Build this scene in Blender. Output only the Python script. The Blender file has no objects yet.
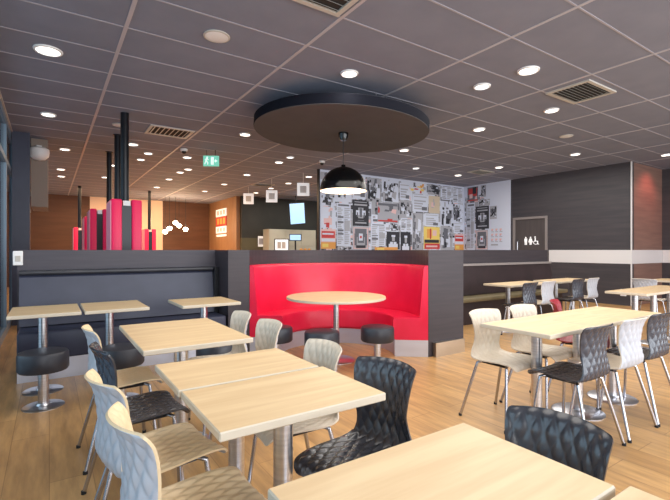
import bpy, bmesh, math, random
from mathutils import Vector, Matrix
random.seed(11)
PI = math.pi
COL = bpy.context.scene.collection
CEIL = 3.32

# ------------------------------------------------------------------ materials
def srgb(r, g, b):
    f = lambda c: (c/255/12.92) if c/255 <= 0.04045 else ((c/255+0.055)/1.055)**2.4
    return (f(r), f(g), f(b), 1)

def base_mat(name, col, rough=0.5, metal=0.0, emit=None, estr=0.0, spec=0.5, coat=0.0):
    m = bpy.data.materials.new(name); m.use_nodes = True
    b = m.node_tree.nodes['Principled BSDF']
    b.inputs['Base Color'].default_value = col
    b.inputs['Roughness'].default_value = rough
    b.inputs['Metallic'].default_value = metal
    b.inputs['Specular IOR Level'].default_value = spec
    b.inputs['Coat Weight'].default_value = coat
    if emit:
        b.inputs['Emission Color'].default_value = emit
        b.inputs['Emission Strength'].default_value = estr
    return m

def noisy(name, c1, c2, rough=0.5, scale=(6, 6, 6), detail=4, metal=0.0, bump=0.0, spec=0.5, lo=0.35, hi=0.65):
    """two colours mixed by object-space noise"""
    m = base_mat(name, c1, rough, metal, spec=spec)
    nt = m.node_tree; N = nt.nodes; L = nt.links; b = N['Principled BSDF']
    tc = N.new('ShaderNodeTexCoord'); mp = N.new('ShaderNodeMapping')
    mp.inputs['Scale'].default_value = scale
    no = N.new('ShaderNodeTexNoise'); no.inputs['Scale'].default_value = 1.0; no.inputs['Detail'].default_value = detail
    rp = N.new('ShaderNodeValToRGB')
    rp.color_ramp.elements[0].position = lo; rp.color_ramp.elements[0].color = c1
    rp.color_ramp.elements[1].position = hi; rp.color_ramp.elements[1].color = c2
    L.new(tc.outputs['Object'], mp.inputs['Vector']); L.new(mp.outputs['Vector'], no.inputs['Vector'])
    L.new(no.outputs['Fac'], rp.inputs['Fac']); L.new(rp.outputs['Color'], b.inputs['Base Color'])
    if bump:
        bp = N.new('ShaderNodeBump'); bp.inputs['Strength'].default_value = bump; bp.inputs['Distance'].default_value = 0.002
        L.new(no.outputs['Fac'], bp.inputs['Height']); L.new(bp.outputs['Normal'], b.inputs['Normal'])
    return m

def floor_mat():
    m = base_mat('floor_planks', (.4, .25, .12, 1), 0.38)
    nt = m.node_tree; N = nt.nodes; L = nt.links; b = N['Principled BSDF']
    tc = N.new('ShaderNodeTexCoord')
    mp = N.new('ShaderNodeMapping'); mp.inputs['Rotation'].default_value = (0, 0, PI/2)
    br = N.new('ShaderNodeTexBrick'); br.offset = 0.37
    br.inputs['Scale'].default_value = 1.0
    br.inputs['Brick Width'].default_value = 1.2; br.inputs['Row Height'].default_value = 0.21
    br.inputs['Mortar Size'].default_value = 0.0025; br.inputs['Mortar Smooth'].default_value = 0.2
    br.inputs['Color1'].default_value = srgb(*FLOOR1)
    br.inputs['Color2'].default_value = srgb(*FLOOR2)
    br.inputs['Mortar'].default_value = srgb(*FLOORM)
    L.new(tc.outputs['Object'], mp.inputs['Vector']); L.new(mp.outputs['Vector'], br.inputs['Vector'])
    mp2 = N.new('ShaderNodeMapping'); mp2.inputs['Scale'].default_value = (9, 1.1, 1)
    no = N.new('ShaderNodeTexNoise'); no.inputs['Scale'].default_value = 1.6; no.inputs['Detail'].default_value = 7; no.inputs['Roughness'].default_value = .62
    L.new(tc.outputs['Object'], mp2.inputs['Vector']); L.new(mp2.outputs['Vector'], no.inputs['Vector'])
    rp = N.new('ShaderNodeValToRGB')
    rp.color_ramp.elements[0].position = .3; rp.color_ramp.elements[0].color = (.62, .58, .54, 1)
    rp.color_ramp.elements[1].position = .7; rp.color_ramp.elements[1].color = (1.18, 1.16, 1.12, 1)
    L.new(no.outputs['Fac'], rp.inputs['Fac'])
    mx = N.new('ShaderNodeMixRGB'); mx.blend_type = 'MULTIPLY'; mx.inputs[0].default_value = 1
    L.new(br.outputs['Color'], mx.inputs[1]); L.new(rp.outputs['Color'], mx.inputs[2])
    L.new(mx.outputs['Color'], b.inputs['Base Color'])
    r2 = N.new('ShaderNodeMapRange'); r2.inputs[3].default_value = .28; r2.inputs[4].default_value = .5
    L.new(no.outputs['Fac'], r2.inputs[0]); L.new(r2.outputs[0], b.inputs['Roughness'])
    return m

def glass_mat():
    m = bpy.data.materials.new('window_glass'); m.use_nodes = True
    nt = m.node_tree; N = nt.nodes; L = nt.links
    N.remove(N['Principled BSDF'])
    tr = N.new('ShaderNodeBsdfTransparent'); tr.inputs['Color'].default_value = (.62, .72, .78, 1)
    gl = N.new('ShaderNodeBsdfGlossy'); gl.inputs['Roughness'].default_value = .03
    fr = N.new('ShaderNodeFresnel'); fr.inputs['IOR'].default_value = 1.45
    mx = N.new('ShaderNodeMixShader')
    L.new(fr.outputs[0], mx.inputs[0]); L.new(tr.outputs[0], mx.inputs[1]); L.new(gl.outputs[0], mx.inputs[2])
    L.new(mx.outputs[0], N['Material Output'].inputs['Surface'])
    return m

FLOOR1 = (203, 161, 108); FLOOR2 = (187, 145, 95); FLOORM = (160, 120, 76)
M = {}
M['floor'] = floor_mat()
M['ceil'] = noisy('ceiling_tile', srgb(124, 128, 144), srgb(129, 133, 149), .8, (3, 3, 3))
M['ceilbar'] = base_mat('ceiling_bar', srgb(184, 182, 190), .5, .1)
M['ceilcross'] = base_mat('ceiling_cross_bar', srgb(166, 164, 174), .6)
M['dark_wall'] = noisy('dark_wood_wall', srgb(60, 57, 62), srgb(70, 66, 69), .5, (1.2, 1.2, 14))
M['return_wall'] = noisy('red_lit_wood_wall', srgb(128, 98, 88), srgb(142, 110, 98), .5, (1.2, 1.2, 14))  # dark wood with red and warm light mixed into its colour
M['stripe'] = base_mat('white_band', srgb(222, 220, 220), .5)
M['panel'] = noisy('partition_panel', srgb(60, 57, 68), srgb(68, 64, 73), .5, (2, 2, 30))
M['panel_warm'] = noisy('partition_panel_brown', srgb(52, 46, 52), srgb(60, 53, 58), .5, (2, 2, 30))
M['navy'] = noisy('navy_leatherette', srgb(48, 52, 72), srgb(55, 59, 79), .42, (5, 5, 5))
M['brown_pad'] = noisy('brown_leatherette', srgb(44, 32, 34), srgb(52, 38, 40), .4, (5, 5, 5))
M['red_pad'] = noisy('red_leatherette', srgb(222, 22, 62), srgb(228, 30, 70), .34, (5, 5, 5))
M['black_pad'] = noisy('black_leatherette', srgb(44, 46, 54), srgb(52, 54, 62), .4, (8, 8, 8))
M['steel'] = noisy('brushed_steel', srgb(200, 200, 205), srgb(222, 222, 226), .28, (2, 2, 60), metal=1.0)
M['chrome'] = base_mat('chrome', srgb(186, 186, 192), .22, 1.0)
M['kick'] = noisy('steel_kick_plate', srgb(204, 208, 222), srgb(212, 216, 230), .3, (2, 2, 8), metal=.6)
M['kick_reflect'] = noisy('floor_tinted_steel', srgb(196, 186, 172), srgb(206, 196, 182), .3, (2, 2, 8), metal=1.0)  # tan of the reflected floor mixed into the steel colour
M['wood_top'] = noisy('pale_oak_top', srgb(214, 182, 138), srgb(226, 198, 155), .42, (2.2, 26, 26), detail=6)
M['wood_edge'] = noisy('pale_oak_edge', srgb(200, 188, 168), srgb(212, 200, 180), .5, (6, 6, 40))
M['shell_black'] = base_mat('black_shell', srgb(54, 60, 74), .27, spec=.8)
M['shell_blackf'] = base_mat('black_shell_front', srgb(56, 56, 62), .27, spec=.9)
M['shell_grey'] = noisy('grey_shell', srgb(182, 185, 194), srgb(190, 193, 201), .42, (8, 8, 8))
M['shell_greyf'] = noisy('warm_lit_grey_front', srgb(212, 200, 182), srgb(218, 205, 187), .42, (8, 8, 8))  # warm reflected light mixed into the grey front colour
M['black_metal'] = base_mat('black_metal', srgb(24, 26, 32), .3, .3)
M['black_paint'] = base_mat('black_paint', srgb(9, 10, 12), .16, 0, spec=.5)
M['shade_in'] = base_mat('shade_inner', srgb(240, 225, 205), .6, emit=(1, .80, .56, 1), estr=.3)
M['disc'] = noisy('disc_face', srgb(74, 72, 74), srgb(79, 77, 78), .8, (3, 3, 3))
M['disc_side'] = base_mat('disc_side', srgb(14, 16, 26), .9, spec=.15)
M['white'] = base_mat('white_plastic', srgb(235, 235, 235), .45)
M['whitemetal'] = base_mat('white_grille', srgb(190, 186, 178), .5)
M['slatdark'] = base_mat('vent_dark', srgb(48, 44, 42), .8)
M['lamp_glow'] = base_mat('lamp_diffuser', (1, 1, 1, 1), .5, emit=(1, .93, .82, 1), estr=5.0)
M['lamp_cool'] = base_mat('lamp_diffuser_cool', (1, 1, 1, 1), .5, emit=(.9, .97, 1, 1), estr=2.2)
M['bulb'] = base_mat('bulb_glow', (1, 1, 1, 1), .5, emit=(1, .8, .5, 1), estr=14.0)
M['red_panel'] = base_mat('red_panel', srgb(252, 10, 92), .4)
M['lit_red_side'] = base_mat('lit_red_side', srgb(236, 150, 170), .45)  # red slab colour paled to pink as if lit
M['wood_wall'] = noisy('warm_wood_wall', srgb(140, 102, 70), srgb(152, 114, 80), .5, (10, 10, 1.2))
M['brown_wall'] = noisy('brown_wall', srgb(92, 60, 40), srgb(102, 68, 46), .6, (1, 1, 8))
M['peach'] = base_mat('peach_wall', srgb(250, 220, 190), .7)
M['kitchen'] = noisy('kitchen_wall', srgb(44, 44, 40), srgb(52, 51, 46), .6, (2, 2, 2))
M['kitchen_low'] = noisy('kitchen_low', srgb(84, 80, 60), srgb(92, 88, 66), .6, (2, 2, 2))
M['counter'] = noisy('kitchen_panel', srgb(186, 184, 168), srgb(196, 194, 178), .5, (2, 2, 2))
M['screen'] = base_mat('screen_blue', srgb(150, 190, 225), .3, emit=srgb(160, 200, 235), estr=.9)
M['screen_w'] = base_mat('screen_white', srgb(230, 235, 240), .3, emit=srgb(235, 238, 242), estr=.8)
M['bezel'] = base_mat('bezel', srgb(22, 24, 28), .35)
M['facade'] = base_mat('facade_frame', srgb(120, 142, 160), .4, .1)
M['glass'] = glass_mat()
M['exit_green'] = base_mat('exit_green', srgb(100, 185, 160), .5, emit=srgb(125, 205, 182), estr=.7)
M['exit_white'] = base_mat('exit_white', srgb(235, 250, 245), .5, emit=srgb(230, 250, 240), estr=.7)
M['sign_white'] = base_mat('sign_white', srgb(240, 240, 240), .5, emit=(1, 1, 1, 1), estr=.35)
M['sign_grey'] = base_mat('sign_grey', srgb(205, 204, 202), .6)
M['paper'] = base_mat('mural_paper', srgb(212, 219, 236), .6)
M['ink'] = base_mat('mural_ink', srgb(46, 47, 56), .6)
M['ink2'] = base_mat('mural_grey_ink', srgb(104, 106, 116), .6)
M['ink3'] = base_mat('mural_light_ink', srgb(170, 172, 182), .6)
M['mred'] = base_mat('mural_red', srgb(196, 62, 62), .6)
M['morange'] = base_mat('mural_orange', srgb(226, 160, 84), .6)
M['myellow'] = base_mat('mural_yellow', srgb(232, 206, 112), .6)
M['mpink'] = base_mat('mural_pink', srgb(226, 190, 190), .6)
M['mtan'] = base_mat('mural_tan', srgb(206, 190, 168), .6)
M['door'] = noisy('door_panel', srgb(74, 68, 68), srgb(82, 75, 74), .5, (12, 12, 1.5))
M['frame_grey'] = base_mat('grey_frame', srgb(140, 132, 130), .45)
M['redlight'] = base_mat('red_accent', srgb(120, 40, 40), .5)
M['shell_litf'] = noisy('tan_lit_shell_front', srgb(230, 204, 163), srgb(235, 210, 171), .42, (8, 8, 8))  # grey shell front with warm light painted in as tan
M['shell_red'] = base_mat('burgundy_shell', srgb(150, 40, 52), .35)
M['olive_lit_seat'] = noisy('olive_lit_seat', srgb(110, 100, 74), srgb(122, 110, 82), .4, (5, 5, 5))  # yellowish reflection on the bench seat put into its colour
M['food'] = base_mat('food_tray', srgb(220, 150, 60), .5)
M['rubber'] = base_mat('rubber', srgb(30, 30, 32), .8)
M['bulkhead'] = base_mat('bulkhead_paint', srgb(146, 130, 118), .7)

# ------------------------------------------------------------------ mesh helpers
class MB:
    """collects simple shapes in one bmesh, linked later as ONE mesh object"""
    def __init__(self): self.bm = bmesh.new(); self.mi = 0
    def _set(self, faces):
        for fc in faces: fc.material_index = self.mi
    def box(self, x0, x1, y0, y1, z0, z1, bev=0.0, seg=2):
        r = bmesh.ops.create_cube(self.bm, size=1)
        vs = r['verts']
        bmesh.ops.scale(self.bm, vec=(x1-x0, y1-y0, z1-z0), verts=vs)
        bmesh.ops.translate(self.bm, vec=((x0+x1)/2, (y0+y1)/2, (z0+z1)/2), verts=vs)
        es = list({e for v in vs for e in v.link_edges}); fs = {f for v in vs for f in v.link_faces}
        self._set(fs)
        if bev:
            o = bmesh.ops.bevel(self.bm, geom=es, offset=bev, segments=seg, affect='EDGES', profile=.5)
            self._set(o['faces'])
        return self
    def quad(self, pts):
        f = self.bm.faces.new([self.bm.verts.new(p) for p in pts]); f.material_index = self.mi
        return self
    def prism(self, pts, z0, z1):
        b = [self.bm.verts.new((x, y, z0)) for x, y in pts]; t = [self.bm.verts.new((x, y, z1)) for x, y in pts]
        n = len(pts); fs = [self.bm.faces.new(list(reversed(b))), self.bm.faces.new(t)]
        for i in range(n): fs.append(self.bm.faces.new((b[i], b[(i+1) % n], t[(i+1) % n], t[i])))
        self._set(fs); return self
    def lathe(self, prof, seg=32, c=(0, 0, 0), arc=None):
        """profile of (radius, z) turned about a vertical axis through c"""
        rings = []
        for r, z in prof:
            if r < 1e-6: rings.append([self.bm.verts.new((c[0], c[1], c[2]+z))])
            else: rings.append([self.bm.verts.new((c[0]+r*math.cos(2*PI*i/seg), c[1]+r*math.sin(2*PI*i/seg), c[2]+z)) for i in range(seg)])
        for a, b in zip(rings, rings[1:]):
            for i in range(seg):
                j = (i+1) % seg
                if len(a) == 1 and len(b) == 1: continue
                if len(a) == 1: f = (a[0], b[j], b[i])
                elif len(b) == 1: f = (a[i], a[j], b[0])
                else: f = (a[i], a[j], b[j], b[i])
                fc = self.bm.faces.new(f); fc.material_index = self.mi
        return self
    def tube(self, pts, r, seg=10):
        """round bar along points"""
        pts = [Vector(p) for p in pts]; rings = []
        for k, p in enumerate(pts):
            d = (pts[min(k+1, len(pts)-1)] - pts[max(k-1, 0)]).normalized()
            a = d.orthogonal().normalized()
            if rings:
                pa = rings[-1][1]; a = (pa - d*pa.dot(d)).normalized()
            b = d.cross(a)
            rings.append(([self.bm.verts.new(p + r*(math.cos(2*PI*i/seg)*a + math.sin(2*PI*i/seg)*b)) for i in range(seg)], a))
        for (A, _), (B, _) in zip(rings, rings[1:]):
            for i in range(seg):
                j = (i+1) % seg
                f = self.bm.faces.new((A[i], A[j], B[j], B[i])); f.material_index = self.mi
        f = self.bm.faces.new(list(reversed(rings[0][0]))); f.material_index = self.mi
        f = self.bm.faces.new(rings[-1][0]); f.material_index = self.mi
        return self
    def xform(self, mat):
        bmesh.ops.transform(self.bm, matrix=mat, verts=self.bm.verts); return self
    def build(self, name, mats, parent=None, smooth=False):
        me = bpy.data.meshes.new(name)
        bmesh.ops.recalc_face_normals(self.bm, faces=self.bm.faces)
        self.bm.to_mesh(me); self.bm.free()
        for m in (mats if isinstance(mats, (list, tuple)) else [mats]): me.materials.append(M[m])
        if smooth:
            me.polygons.foreach_set('use_smooth', [True]*len(me.polygons))
            try: me.set_sharp_from_angle(angle=math.radians(38))
            except Exception: pass
        o = bpy.data.objects.new(name, me); COL.objects.link(o)
        if parent: o.parent = parent
        return o

def tag(o, label=None, cat=None, group=None, kind=None):
    if label: o['label'] = label
    if cat: o['category'] = cat
    if group: o['group'] = group
    if kind: o['kind'] = kind
    return o
def thing(name, label, cat, loc=(0, 0, 0), rz=0.0, group=None):
    o = bpy.data.objects.new(name, None); COL.objects.link(o)
    o.empty_display_size = .1
    o.location = loc; o.rotation_euler = (0, 0, rz)
    return tag(o, label, cat, group)
def dup(root, loc, rz, label, group=None):
    """copy of a thing with copies of its parts and sub-parts"""
    def cp(o, par):
        c = o.copy(); COL.objects.link(c)
        if par: c.parent = par
        for ch in list(o.children): cp(ch, c)
        return c
    r = cp(root, None); r.location = loc; r.rotation_euler = (0, 0, rz); r['label'] = label
    if group: r['group'] = group
    return r
def struct(o, label=None, cat=None): return tag(o, label, cat, kind='structure')
def lamp(name, kind, loc, energy, color=(1, 1, 1), parent=None, **kw):
    l = bpy.data.lights.new(name, kind); l.energy = energy; l.color = color
    for k, v in kw.items(): setattr(l, k, v)
    o = bpy.data.objects.new(name, l); COL.objects.link(o); o.location = loc
    if parent: o.parent = parent
    return o

# ------------------------------------------------------------------ room shell
struct(MB().box(-.62, 13.0, -3.0, 19.0, -.08, 0).build('floor', 'floor'), 'oak look plank floor running through the whole restaurant', 'floor')
ce = struct(MB().box(-.62, 13.0, -3.0, 19.0, CEIL, CEIL+.08).build('ceiling', 'ceil'), 'dark grey suspended tile ceiling', 'ceiling')
g = MB()
x = .58 - 1.54
xs = [.58 + 1.54*k for k in range(0, 9)]
for x in xs: g.box(x-.017, x+.017, -3, 19, CEIL-.006, CEIL+.002)
g.build('main_bar', 'ceilbar', ce)
g = MB()
y = 2.45 - .615*8
while y < 18.9:
    g.box(-.6, 13, y-.009, y+.009, CEIL-.004, CEIL+.002); y += .615
g.build('cross_bar', 'ceilcross', ce)

# wall with toilet door (faces the camera side, plane x = 11.1)
DY0, DY1, DZ = 6.40, 7.30, 2.15
struct(MB().box(11.1, 11.25, 4.37, DY0-.06, 0, CEIL).box(11.1, 11.25, DY1+.06, 7.44, 0, CEIL).box(11.1, 11.25, DY0-.06, DY1+.06, DZ+.06, CEIL).build('wall_toilet', 'dark_wall'), 'dark wood grain wall around the toilet door', 'wall')
struct(MB().box(11.08, 11.25, 7.44, 9.3, 0, CEIL).build('wall_corner', 'paper'), 'white wall section beside the toilet door', 'wall')
struct(MB().box(11.25, 12.9, 4.37, 4.5, 0, CEIL).build('wall_return', 'return_wall'), 'red lit dark wood wall return past the metal corner trim', 'wall')
struct(MB().box(12.86, 13.0, -3, 4.37, 0, CEIL).build('wall_right', 'dark_wall'), 'dark wood wall at the right end of the room', 'wall')
struct(MB().box(5.64, 11.25, 9.12, 9.18, 0, CEIL).build('wall_mural', 'paper'), 'white wall carrying the collage of prints', 'wall')
struct(MB().box(5.60, 5.64, 9.10, 9.18, 0, CEIL).build('trim_2', 'black_metal'), 'black edge post at the free end of the collage wall', 'trim')
struct(MB().box(11.085, 11.1, 4.37, 6.30, .97, 1.29).build('trim_1', 'stripe'), 'white band along the dark wall beside the toilet door', 'trim')
struct(MB().box(11.12, 12.86, 4.355, 4.37, .97, 1.29).build('trim_3', 'stripe'), 'white band along the short wall return', 'trim')
struct(MB().box(12.845, 12.86, -3, 4.35, .97, 1.29).build('trim_4', 'stripe'), 'white band along the end wall', 'trim')
struct(MB().box(11.082, 11.108, 4.345, 4.37, 0, CEIL).build('trim_5', 'stripe'), 'slim metal corner trim of the dark wall', 'trim')
d = MB().box(11.11, 11.16, DY0, DY1, 0, DZ).build('door_1', 'door'); struct(d, 'dark toilet door with white pictograms', 'door')
MB().box(11.07, 11.2, DY0-.06, DY0, 0, DZ+.06).box(11.07, 11.2, DY1, DY1+.06, 0, DZ+.06).box(11.07, 11.2, DY0, DY1, DZ, DZ+.06).build('door_frame', 'frame_grey', d)
MB().tube([(11.11, DY1-.1, 1.15), (11.05, DY1-.1, 1.17), (11.05, DY1-.1, 1.52), (11.11, DY1-.1, 1.54)], .014).build('door_handle', 'steel', d, True)
# pictograms: man, woman, wheelchair user  (y decreases towards the reader's right)
pc = MB()
X = 11.105
def pbox(yc, w, z0, z1): pc.box(X-.006, X, yc-w/2, yc+w/2, z0, z1)
def pdisc(yc, zc, r, inner=0, a0=0, a1=2*PI):
    n = 20
    for i in range(n):
        t0 = a0+(a1-a0)*i/n; t1 = a0+(a1-a0)*(i+1)/n
        P = lambda rr, t: (X-.006, yc-rr*math.cos(t), zc+rr*math.sin(t))
        if inner: pc.quad([P(inner, t0), P(r, t0), P(r, t1), P(inner, t1)])
        else: pc.bm.faces.new([pc.bm.verts.new(p) for p in ((X-.006, yc, zc), P(r, t0), P(r, t1))])
yc = 6.96
pdisc(yc, 1.63, .03); pbox(yc, .10, 1.47, 1.59); pbox(yc-.022, .035, 1.33, 1.48); pbox(yc+.022, .035, 1.33, 1.48)
yc = 6.79
pdisc(yc, 1.63, .03)
pc.quad([(X-.006, yc+.035, 1.59), (X-.006, yc-.035, 1.59), (X-.006, yc-.085, 1.43), (X-.006, yc+.085, 1.43)])
pbox(yc-.02, .03, 1.33, 1.44); pbox(yc+.02, .03, 1.33, 1.44)
yc = 6.60
pdisc(yc+.03, 1.64, .028); pbox(yc+.03, .035, 1.46, 1.60); pbox(yc-.01, .10, 1.46, 1.49); pbox(yc-.055, .03, 1.36, 1.48); pbox(yc-.075, .05, 1.34, 1.37)
pdisc(yc+.01, 1.42, .085, .06, PI*.62, PI*1.85)
for v in pc.bm.verts: v.co.z = 1.66-(1.66-v.co.z)*.68; v.co.y = 6.84+(v.co.y-6.8)*.84
pc.build('pictogram', 'sign_white', d)

# window front on the street side (plane x = -0.57)
k = 1
yy = -3.0
while yy < 18.8:
    y1 = min(yy+1.6, 18.9)
    w = MB().box(-.62, -.54, yy, yy+.05, 0, CEIL).box(-.62, -.54, y1-.05, y1, 0, CEIL).box(-.62, -.54, yy+.05, y1-.05, 0, .12).box(-.62, -.54, yy+.05, y1-.05, 2.62, 2.70).box(-.62, -.54, yy+.05, y1-.05, 3.2, CEIL).build('window_%d' % k, 'facade')
    struct(w, 'tall glazed bay of the street front', 'window')
    MB().box(-.585, -.575, yy+.05, y1-.05, .12, 3.2).build('pane', 'glass', w)
    k += 1; yy = y1
struct(MB().box(-.60, -.52, -3, 19, CEIL-.02, CEIL).build('trim_6', 'whitemetal'), None, None)

# back of the restaurant
struct(MB().box(-.57, 1.28, 18.65, 18.8, 0, CEIL).build('wall_back', 'brown_wall'), 'brown back wall on the street side', 'wall')
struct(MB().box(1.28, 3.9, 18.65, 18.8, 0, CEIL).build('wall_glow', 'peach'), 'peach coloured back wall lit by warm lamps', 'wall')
struct(MB().box(3.9, 5.84, 18.65, 18.8, 0, CEIL).build('wall_far', 'brown_wall'), 'brown back wall behind the hanging bulbs', 'wall')
struct(MB().box(5.84, 5.99, 15.4, 18.8, 0, CEIL).build('wall_wood', 'wood_wall'), 'warm wood wall with the menu boards', 'wall')
struct(MB().box(5.99, 13.0, 15.25, 15.4, 1.75, CEIL).build('wall_kitchen', 'kitchen'), 'black wall above the counter', 'wall')
struct(MB().box(5.99, 13.0, 15.25, 15.4, 0, 1.75).build('wall_counter', 'kitchen_low'), 'olive lower wall behind the counter', 'wall')
struct(MB().box(-.53, -.28, 9.1, 9.35, 0, CEIL).build('column_street', 'navy'), 'dark blue square pillar near the street front', 'pillar')
struct(MB().box(-.275, -.02, 9.5, 10.6, 2.08, CEIL).build('bulkhead', 'bulkhead'), 'boxed ceiling bulkhead beside the dark pillar', 'bulkhead')

# ------------------------------------------------------------------ partition with benches and the red booth
BC = Vector((2.94, 4.345)); BR = 1.10
E1 = Vector((.777, -.629)); E2 = Vector((.629, .777))
def arc(r, t): return BC + r*(math.cos(t)*E1 + math.sin(t)*E2)
W = 1.29
# straight wall behind the navy bench, its end pillar and the right pillar as one built-in block
blk = [(1.82, 5.06), (2.07-.0, 5.05)]
n = 36
pts = [(1.82, 5.07)] + [tuple(arc(BR+.004, PI - PI*i/n)) for i in range(n+1)]
pts = [(1.82, 5.07)] + pts[1:] + [(4.37, 3.60), (4.37, 5.72), (1.82, 5.72)]
pp = struct(MB().prism(pts, 0, W).build('partition_booth', 'panel_warm'), 'dark wood partition block wrapped around the red booth', 'partition')
MB().box(3.86, 4.378, 3.585, 3.64, 0, .17).box(4.36, 4.378, 3.64, 5.7, 0, .17).build('kick_plate', 'kick_reflect', pp)
struct(MB().box(-.28, 1.82, 5.56, 5.72, 0, W).build('partition_bench', 'panel'), 'dark partition wall behind the navy bench', 'partition')
struct(MB().box(4.37, 9.06, 5.18, 5.40, 0, W).build('partition_far', 'panel_warm'), 'dark partition wall behind the brown bench', 'partition')

def rake_back(x0, x1, y, z0, z1, lean, th):
    """padded back leaning away"""
    m = MB()
    pr = [(y, z0), (y+lean, z1-.03), (y+lean+.02, z1), (y+lean+th, z1), (y+lean+th, z0)]
    a = [m.bm.verts.new((x0, p[0], p[1])) for p in pr]; b = [m.bm.verts.new((x1, p[0], p[1])) for p in pr]
    k = len(pr); m.bm.faces.new(a); m.bm.faces.new(list(reversed(b)))
    for i in range(k): m.bm.faces.new((a[i], b[i], b[(i+1) % k], a[(i+1) % k]))
    return m

t = thing('bench', 'navy padded wall bench with steel kick plate under three small tables', 'bench', (0, 0, 0))
MB().box(-.26, 1.80, 5.07, 5.52, .21, .49, .025, 3).build('seat', 'navy', t, True)
rake_back(-.26, 1.76, 5.42, .5, 1.03, .07, .05).build('backrest', 'navy', t)
MB().tube([(-.26, 5.49, 1.05), (1.78, 5.49, 1.05)], .028, 12).build('top_rail', 'black_pad', t, True)
MB().box(1.76, 1.81, 5.40, 5.54, .49, 1.07).build('end_panel', 'black_metal', t)
MB().box(-.26, 1.80, 5.12, 5.5, 0, .21).build('kick_plate', 'kick', t)

t = thing('bench', 'dark brown wall bench with olive lit seat behind the far tables', 'bench', (0, 0, 0))
MB().box(4.45, 9.04, 4.72, 5.1, .40, .47, .02, 2).build('seat', 'olive_lit_seat', t, True)
rake_back(4.45, 9.04, 5.04, .48, 1.02, .06, .05).build('backrest', 'brown_pad', t)
MB().box(4.45, 9.04, 5.08, 5.17, 1.0, 1.04).build('top_rail', 'frame_grey', t)
MB().box(4.45, 9.04, 4.84, 5.1, 0, .40).build('base_panel', 'brown_pad', t)

# curved red booth
t = thing('booth_seat', 'curved red leatherette booth seat around the round table', 'seat', (0, 0, 0))
def ring(r0, r1, z0, z1, n=48, rb=.0, t0=0., t1=PI):
    """curved slab between radii r0 and r1"""
    m = MB(); pro = [(r0+rb, z0), (r0, z0+rb), (r0, z1-rb), (r0+rb*.3, z1-rb*.3), (r0+rb, z1), (r1, z1), (r1, z0)] if rb else [(r0, z0), (r0, z1), (r1, z1), (r1, z0)]
    rows = []
    for i in range(n+1):
        a = t0+(t1-t0)*i/n
        rows.append([m.bm.verts.new((*arc(r, a), z)) for r, z in pro])
    k = len(pro)
    for A, B in zip(rows, rows[1:]):
        for i in range(k): m.bm.faces.new((A[i], A[(i+1) % k], B[(i+1) % k], B[i]))
    m.bm.faces.new(rows[0]); m.bm.faces.new(list(reversed(rows[-1])))
    return m
ring(BR-.42, BR, .20, .47, rb=.03).build('seat', 'red_pad', t, True)
m = MB(); n = 48; rows = []
for i in range(n+1):
    a = PI*i/n
    rows.append([m.bm.verts.new((*arc(r, a), z)) for r, z in ((BR-.10, .47), (BR-.055, 1.06), (BR-.045, 1.085), (BR-.025, 1.10), (BR, 1.10), (BR, .47))])
for A, B in zip(rows, rows[1:]):
    for i in range(6): m.bm.faces.new((A[i], A[(i+1) % 6], B[(i+1) % 6], B[i]))
m.bm.faces.new(rows[0]); m.bm.faces.new(list(reversed(rows[-1])))
m.build('backrest', 'red_pad', t, True)
ring(BR-.40, BR, 0, .20).build('kick_plate', 'kick', t)

# ------------------------------------------------------------------ tables
def make_table(name, label, w, dp, loc, cat='table', group=None, col_r=.037, offs=(0, 0), base_r=.19, T=.03, Z=.75):
    t = thing(name, label, cat, loc, 0, group)
    m = MB().box(-w/2, w/2, -dp/2, dp/2, Z-T, Z, .004, 1)
    m.bm.normal_update()
    for f in m.bm.faces: f.material_index = 0 if f.normal.z > .9 else 1
    m.build('tabletop', ['wood_top', 'wood_edge'], t)
    ox, oy = offs
    MB().lathe([(0, .012), (col_r, .012), (col_r, Z-T-.006), (0, Z-T-.006)], 24, (ox, oy, 0)).build('column', 'steel', t, True)
    MB().lathe([(0, 0), (base_r, 0), (base_r, .006), (base_r-.01, .012), (col_r+.02, .018), (col_r+.012, .03), (0, .03)], 36, (ox, oy, 0)).build('base_plate', 'steel', t, True)
    MB().box(ox-.13, ox+.13, oy-.13, oy+.13, Z-T-.008, Z-T-.001).build('mounting_plate', 'black_metal', t)
    return t
def rect_table(x0, x1, y0, y1, label, group=None, **kw):
    return make_table('dining_table', label, x1-x0, y1-y0, ((x0+x1)/2, (y0+y1)/2, 0), group=group, **kw)
rect_table(-.29, .235, 4.35, 5.03, 'small oak table on the navy bench beside the street windows', offs=(-.02, .06), base_r=.16)
rect_table(.26, .79, 4.34, 5.03, 'small oak table in the middle of the navy bench row', offs=(-.03, .06), base_r=.16)
rect_table(1.07, 1.66, 4.24, 4.86, 'small oak table on the navy bench beside the booth pillar', base_r=.16)
rect_table(.415, 1.045, 2.465, 3.40, 'wide oak table between the navy bench and the joined pair of tables', col_r=.045)
rect_table(.412, 1.045, 1.697, 2.14, 'far half of the joined oak table pair with chairs on both sides')
rect_table(.417, 1.06, 1.235, 1.682, 'near half of the joined oak table pair with black chair drawn up')
rect_table(.41, 1.08, .455, .89, 'big oak table at the bottom edge with one black chair')
rect_table(.44, 1.11, -.05, .44, 'oak table just showing its corner at the bottom edge')
for i, nm in enumerate(('end nearest the red booth', 'middle', 'end nearest the dark wall')):
    rect_table(2.64+.58*i, 2.64+.58*i+.575, 1.49, 2.02, ('oak table of the long six chair row, ' + nm) if i != 1 else 'oak table in the middle of the long six chair row')
for i, nm in enumerate(('first', 'second', 'third')):
    rect_table(6.08+.58*i, 6.08+.58*i+.575, 2.22, 2.70, nm + ' pale table from the corner trim side in the row at the right edge')
rect_table(8.98, 9.75, 2.75, 3.30, 'pale table behind the grey chair at the right edge')
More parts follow.
